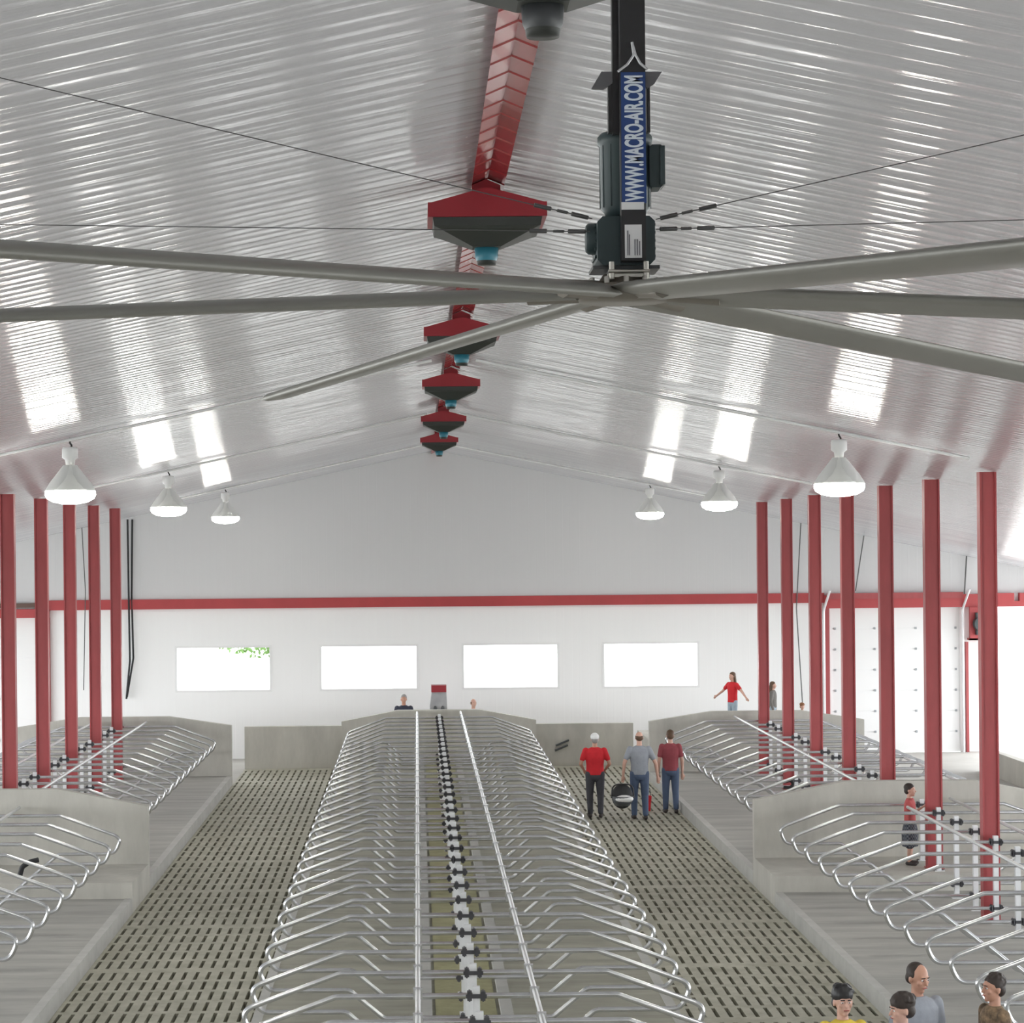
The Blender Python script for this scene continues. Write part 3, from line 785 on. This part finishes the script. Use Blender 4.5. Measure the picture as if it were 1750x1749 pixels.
        if hair_style in ('thick',):
            for q in range(26):
                a = random.uniform(0, 2 * PI); e = random.uniform(.15, 1.2)
                hb.ell(H(.086 * math.cos(a) * math.cos(e), .030 + .092 * math.sin(a) * math.cos(e), .062 + .088 * math.sin(e)), .03, .03, .024, 8, 6)
        else:
            for s in (-1, 1): hb.ell(H(s * .068, .018, .03), .018, .04, .035, 8, 8, RS)
        if hair_style == 'short' and face:
            for q in range(40):
                a = random.uniform(0, 2 * PI); e = random.uniform(.05, 1.3)
                hb.ell(H(.076 * math.cos(a) * math.cos(e), .024 + .090 * math.sin(a) * math.cos(e), .056 + .078 * math.sin(e)), .017, .017, .014, 8, 6)
        if hair_style == 'long':
            hb.cone(H(0, .06, .0), Vector(P(0, .09, 1.42)), .07, .06); hb.cone(Vector(P(0, .09, 1.42)), Vector(P(0, .10, 1.28)), .065, .035)
            for s in (-1, 1): hb.cone(H(s * .07, .02, .0), Vector(P(s * .075, .05, 1.44)), .028, .03)
    else:
        hb.ell(H(0, .05, -.0), .078, .064, .07, 16, 12, RS)
        for s in (-1, 1): hb.ell(H(s * .07, .01, .01), .014, .05, .04, 8, 8, RS)
    link('hair', remesh(hb, vox, 3), hair, root)
    if hair_style == 'cap_white':
        cp = MB().ell(H(0, .016, .058), .092, .112, .088, 18, 10, RS); cp.cone(H(-.04, -.11, .055), H(.04, -.11, .055), .012, .012)
        link('cap', remesh(cp, vox, 2), M['white_paint'], root)
    if face:
        for s in (-1, 1):
            e = MB().ell(H(s * .031, -.077, .008), .013, .009, .007, 10, 8, RS); eo = link('eye', e.mesh('eye'), M['label_white'], root)
            MB().ell(H(s * .031, -.084, .008), .006, .004, .006, 8, 6, RS).build('iris', M['black'], eo)
            link('eyebrow', MB().cone(H(s * .018, -.090, .031), H(s * .046, -.080, .030), .0055, .004, 6).mesh('eyebrow'), hair, root)
        link('mouth', MB().cone(H(-.02, -.091, -.057), H(.02, -.091, -.057), .006, .006, 6).mesh('mouth'), cloth('lip', (.35, .10, .09), 0), root)
    return root
hair_dark = mat('dark brown hair', (.03, .02, .016), .6, var=.2, vscale=20); hair_black = mat('black hair', (.012, .011, .012), .5, var=.2, vscale=20)
hair_brown = mat('brown hair', (.10, .055, .03), .6, var=.2, vscale=20); hair_grey = mat('grey hair', (.30, .29, .28), .6, var=.15, vscale=20); hair_red = mat('auburn hair', (.22, .09, .035), .6, var=.2, vscale=20)
red_t = cloth('red cotton', (.60, .02, .03)); grey_t = cloth('grey cotton', (.30, .32, .36)); mar_t = cloth('maroon cotton', (.28, .055, .07)); jean = cloth('blue denim', (.07, .10, .17)); jean2 = cloth('pale denim', (.36, .44, .52)); darkp = cloth('charcoal trousers', (.05, .05, .06))
yel_t = cloth('yellow cotton', (.72, .55, .07)); blue_t = cloth('light blue cotton', (.16, .33, .66)); navy = cloth('navy cotton', (.04, .045, .07)); graydress = cloth('grey knit', (.17, .16, .15)); orange = cloth('rust orange knit', (.40, .13, .05))
def checks(name, c1, c2, sc):
    m = mat(name, c1, .85); nt = m.node_tree; b = nt.nodes['Principled BSDF']
    tc = nt.nodes.new('ShaderNodeTexCoord'); ck = nt.nodes.new('ShaderNodeTexChecker'); ck.inputs['Scale'].default_value = sc
    ck.inputs['Color1'].default_value = (*c1, 1); ck.inputs['Color2'].default_value = (*c2, 1)
    nt.links.new(tc.outputs['Object'], ck.inputs['Vector']); nt.links.new(ck.outputs['Color'], b.inputs['Base Color']); return m
plaid = checks('dark checked cotton', (.03, .035, .05), (.14, .15, .17), 22)
camo = mat('brown camouflage cotton', (.22, .15, .09), .85, var=.55, vscale=14, col2=(.10, .075, .05))
def ground(x, y, d, z=0):
    p = at(x, y, d); return (p.x, p.y, z)
# three walking away in the right alley (backs to the camera: rotate by pi)
hang = lambda s, out=.06: {s: ((s * out, .02, -.29), (s * out * .9, -.06, -.55))}
person(ground(1017, 1330, 48.9), PI, 1.75, 'person in a bright red T-shirt walking away, arms bent forward, with pale cap', red_t, darkp, hair_grey, arms={-1: ((-.1, .03, -.28), (-.02, -.16, -.42)), 1: ((.1, .03, -.28), (.02, -.16, -.42))}, hair_style='cap_white', step=.04, stout=1.1)
person(ground(1093, 1330, 48.5), PI, 1.82, 'person in a blue-grey T-shirt and jeans carrying an infant carrier', grey_t, jean, hair_brown, SKIN2, arms={1: ((.11, .03, -.28), (.13, -.03, -.52)), -1: ((-.13, .02, -.29), (-.17, -.05, -.55))}, hair_style='bald', step=.08, stout=1.05)
person(ground(1146, 1330, 49.6), PI, 1.76, 'person in a maroon T-shirt and jeans with brown hair walking by the right curb', mar_t, jean, hair_brown, SKIN2, step=.05)
# infant carrier held by the grey shirted person
cp = at(1064, 1358, 48.1); cr = empty('infant_carrier', (cp.x, cp.y, cp.z - .25)); tag(cr, 'dark infant carrier with white blanket held above the slatted floor', 'infant carrier')
MB().lathe([(0, 0), (.14, .02), (.2, .1), (.23, .22), (.215, .22), (.18, .1), (.1, .04), (0, .03)], n=20, sy=1.3).build('shell', M['grey_dark'], cr)
cn = MB(); cn.ell((0, .1, .2), .22, .2, .26, 18, 12); cn.build('canopy', M['rubber'], cr)
MB().ell((.02, -.16, .17), .19, .14, .08).build('blanket', M['label_white'], cr)
MB().tube(fillet([(-.23, -.02, .18), (-.21, -.02, .46), (.21, -.02, .46), (.23, -.02, .18)], [.15, .15]), .016, 8).build('handle', M['black'], cr)
# small red bag
p = at(1107, 1372, 50.0); rb = MB(); bz = .18
rb.prism([(p.x - .07, bz - .17), (p.x + .05, bz - .17), (p.x + .08, bz + .15), (p.x - .05, bz + .17)], 49.94, 50.06)
ro = tag(rb.build('bag', red_t), 'narrow red bag standing on the slats between the grey-shirted and maroon-shirted walkers', 'bag')
MB().tube(fillet([(p.x - .04, 50.0, bz + .15), (p.x - .03, 50.0, bz + .32), (p.x + .05, 50.0, bz + .32), (p.x + .06, 50.0, bz + .14)], [.04, .04]), .008, 6).build('strap', M['rubber'], ro)
# children behind the right far end wall
person(ground(1252, 1200, 58.0, 1.0), math.radians(-55), 1.52, 'child in a red T-shirt with both arms spread wide behind the right end wall', red_t, jean2, hair_brown, SKIN2, arms={-1: ((-.22, .0, -.19), (-.43, -.05, -.34)), 1: ((.22, .0, -.19), (.40, -.02, -.34))}, hair_style='long', female=True)
person(ground(1321, 1200, 57.6, 1.0), math.radians(70), 1.30, 'child with long brown hair in a grey top standing between the last right columns', graydress, jean2, hair_brown, SKIN2, hair_style='long', female=True, sleeve='long')
person(ground(1371, 1210, 57.4, 1.0), math.radians(10), 1.12, 'child in rust orange crouching behind the right end wall, only the head showing', orange, jean, hair_red, SKIN2, hair_style='thick', crouch=True)
# two behind the centre end wall
person(ground(690, 1200, 62.0), 0, 1.79, 'person in a navy shirt whose head and shoulders show over the centre end wall', navy, darkp, hair_grey)
person(ground(809, 1200, 62.0), math.radians(25), 1.66, 'person whose head alone shows over the right part of the centre end wall', cloth('white cotton', (.7, .7, .7)), jean, hair_brown, SKIN2, hair_style='bald')
# boy by the right column
person(ground(1555, 1400, 37.78, .48), math.radians(70), 1.28, 'boy in a red top and dark checked shorts beside the sixth right column', cloth('faded red cotton', (.50, .10, .10)), plaid, hair_dark, SKIN2, shorts=True, sleeve='short', stout=1.3, head=1.2, wide=1.25, vox=.010, arms={-1: ((-.05, -.12, -.22), (-.02, -.30, -.10)), 1: ((.05, -.05, -.26), (.03, -.25, -.30))})
# four in the foreground on the right alley
person(ground(1440, 1700, 21.0), math.radians(8), 1.665, 'person in a yellow T-shirt with black hair facing the camera at the bottom edge', yel_t, jean, hair_black, SKIN2, hair_style='thick', vox=.0075, face=True, head=1.1)
person(ground(1541, 1700, 20.6), math.radians(-48), 1.67, 'person in a light blue T-shirt with dark hair in front of the grey-shirted one', blue_t, jean, hair_dark, SKIN2, hair_style='thick', head_yaw=math.radians(-30), head_pitch=.1, vox=.0075, face=True, head=1.1)
person(ground(1568, 1700, 21.6), math.radians(20), 1.77, 'tall person in a grey T-shirt with receding short hair looking down', grey_t, jean, hair_dark, SKIN, hair_style='receding', head_yaw=math.radians(15), head_pitch=.22, vox=.0075, face=True, head=1.1, stout=1.1)
person(ground(1699, 1700, 21.5), math.radians(-75), 1.68, 'person in a brown camouflage shirt with short dark hair facing left at the lower right', camo, jean, hair_dark, SKIN, hair_style='short', vox=.0075, face=True, head=1.1)

# ------------------------------------------------------------------ outside
gm = mat('pale gravel', (.5, .5, .48), .9, var=.1, vscale=.5)
struct(MB().box(-160, 160, -60, 260, -.5, -.31).build('ground', gm), 'pale ground outside the barn')
tr = empty('tree', (-4.3, 73, -.31)); tag(tr, 'green leafy tree outside the leftmost far window', 'tree')
MB().tube([(0, 0, 0), (.1, 0, 2), (0, 0, 4.5)], [.18, .14, .08], 10).build('trunk', mat('bark', (.12, .09, .07), .9), tr)
lf = MB()
for i in range(2600):
    a = random.uniform(0, 2 * PI); e = math.acos(random.uniform(-1, 1)); r = random.uniform(.55, 1) ** .5
    c = Vector((2.1 * r * math.sin(e) * math.cos(a) - .75, 1.6 * r * math.sin(e) * math.sin(a), 4.28 + 1.55 * r * math.cos(e) + random.uniform(-.15, .15)))
    q = Euler((random.uniform(0, 6), random.uniform(0, 6), random.uniform(0, 6))).to_matrix()
    lf.add([c + q @ Vector(v) for v in ((-.09, 0, 0), (0, -.05, .01), (.09, 0, 0), (0, .05, .01))], [(0, 1, 2, 3)])
lf.build('foliage', mat('green leaves', (.07, .16, .02), .6, var=.3, vscale=3), tr)

# ------------------------------------------------------------------ light
w = bpy.data.worlds.new('sky'); S.world = w; w.use_nodes = True
bg = w.node_tree.nodes['Background']; bg.inputs[0].default_value = (.95, .98, 1.0, 1); bg.inputs[1].default_value = 1.0
def portal(loc, rot, sx, sy):
    l = bpy.data.lights.new('daylight_portal', 'AREA'); l.shape = 'RECTANGLE'; l.size = sx; l.size_y = sy; l.cycles.is_portal = True
    o = bpy.data.objects.new('daylight_portal', l); COL.objects.link(o); o.location = loc; o.rotation_euler = rot
zo = (.9 + zc(HW) - .35) / 2; ho = zc(HW) - .35 - .9
portal((AX - HW + .0, 29.7, zo), (0, -PI / 2, 0), ho, W + 4)
portal((AX + HW - .0, 29.7, zo), (0, PI / 2, 0), ho, W + 4)
for a, b in WIN: portal(((a + b) / 2, W, (WZ0 + WZ1) / 2), (-PI / 2, 0, 0), b - a, WZ1 - WZ0)
for a, b in (fr, fL): portal(((a + b) / 2, W, DZ / 2), (-PI / 2, 0, 0), b - a, DZ)

S.view_settings.view_transform = 'Standard'; S.view_settings.look = 'None'; S.view_settings.gamma = 1; S.view_settings.use_curve_mapping = False
S.view_settings.exposure = 3.15
c = S.cycles
c.use_denoising = True; c.max_bounces = 10; c.diffuse_bounces = 6; c.glossy_bounces = 4; c.transparent_max_bounces = 8; c.caustics_reflective = False; c.caustics_refractive = False
c.sample_clamp_indirect = 6
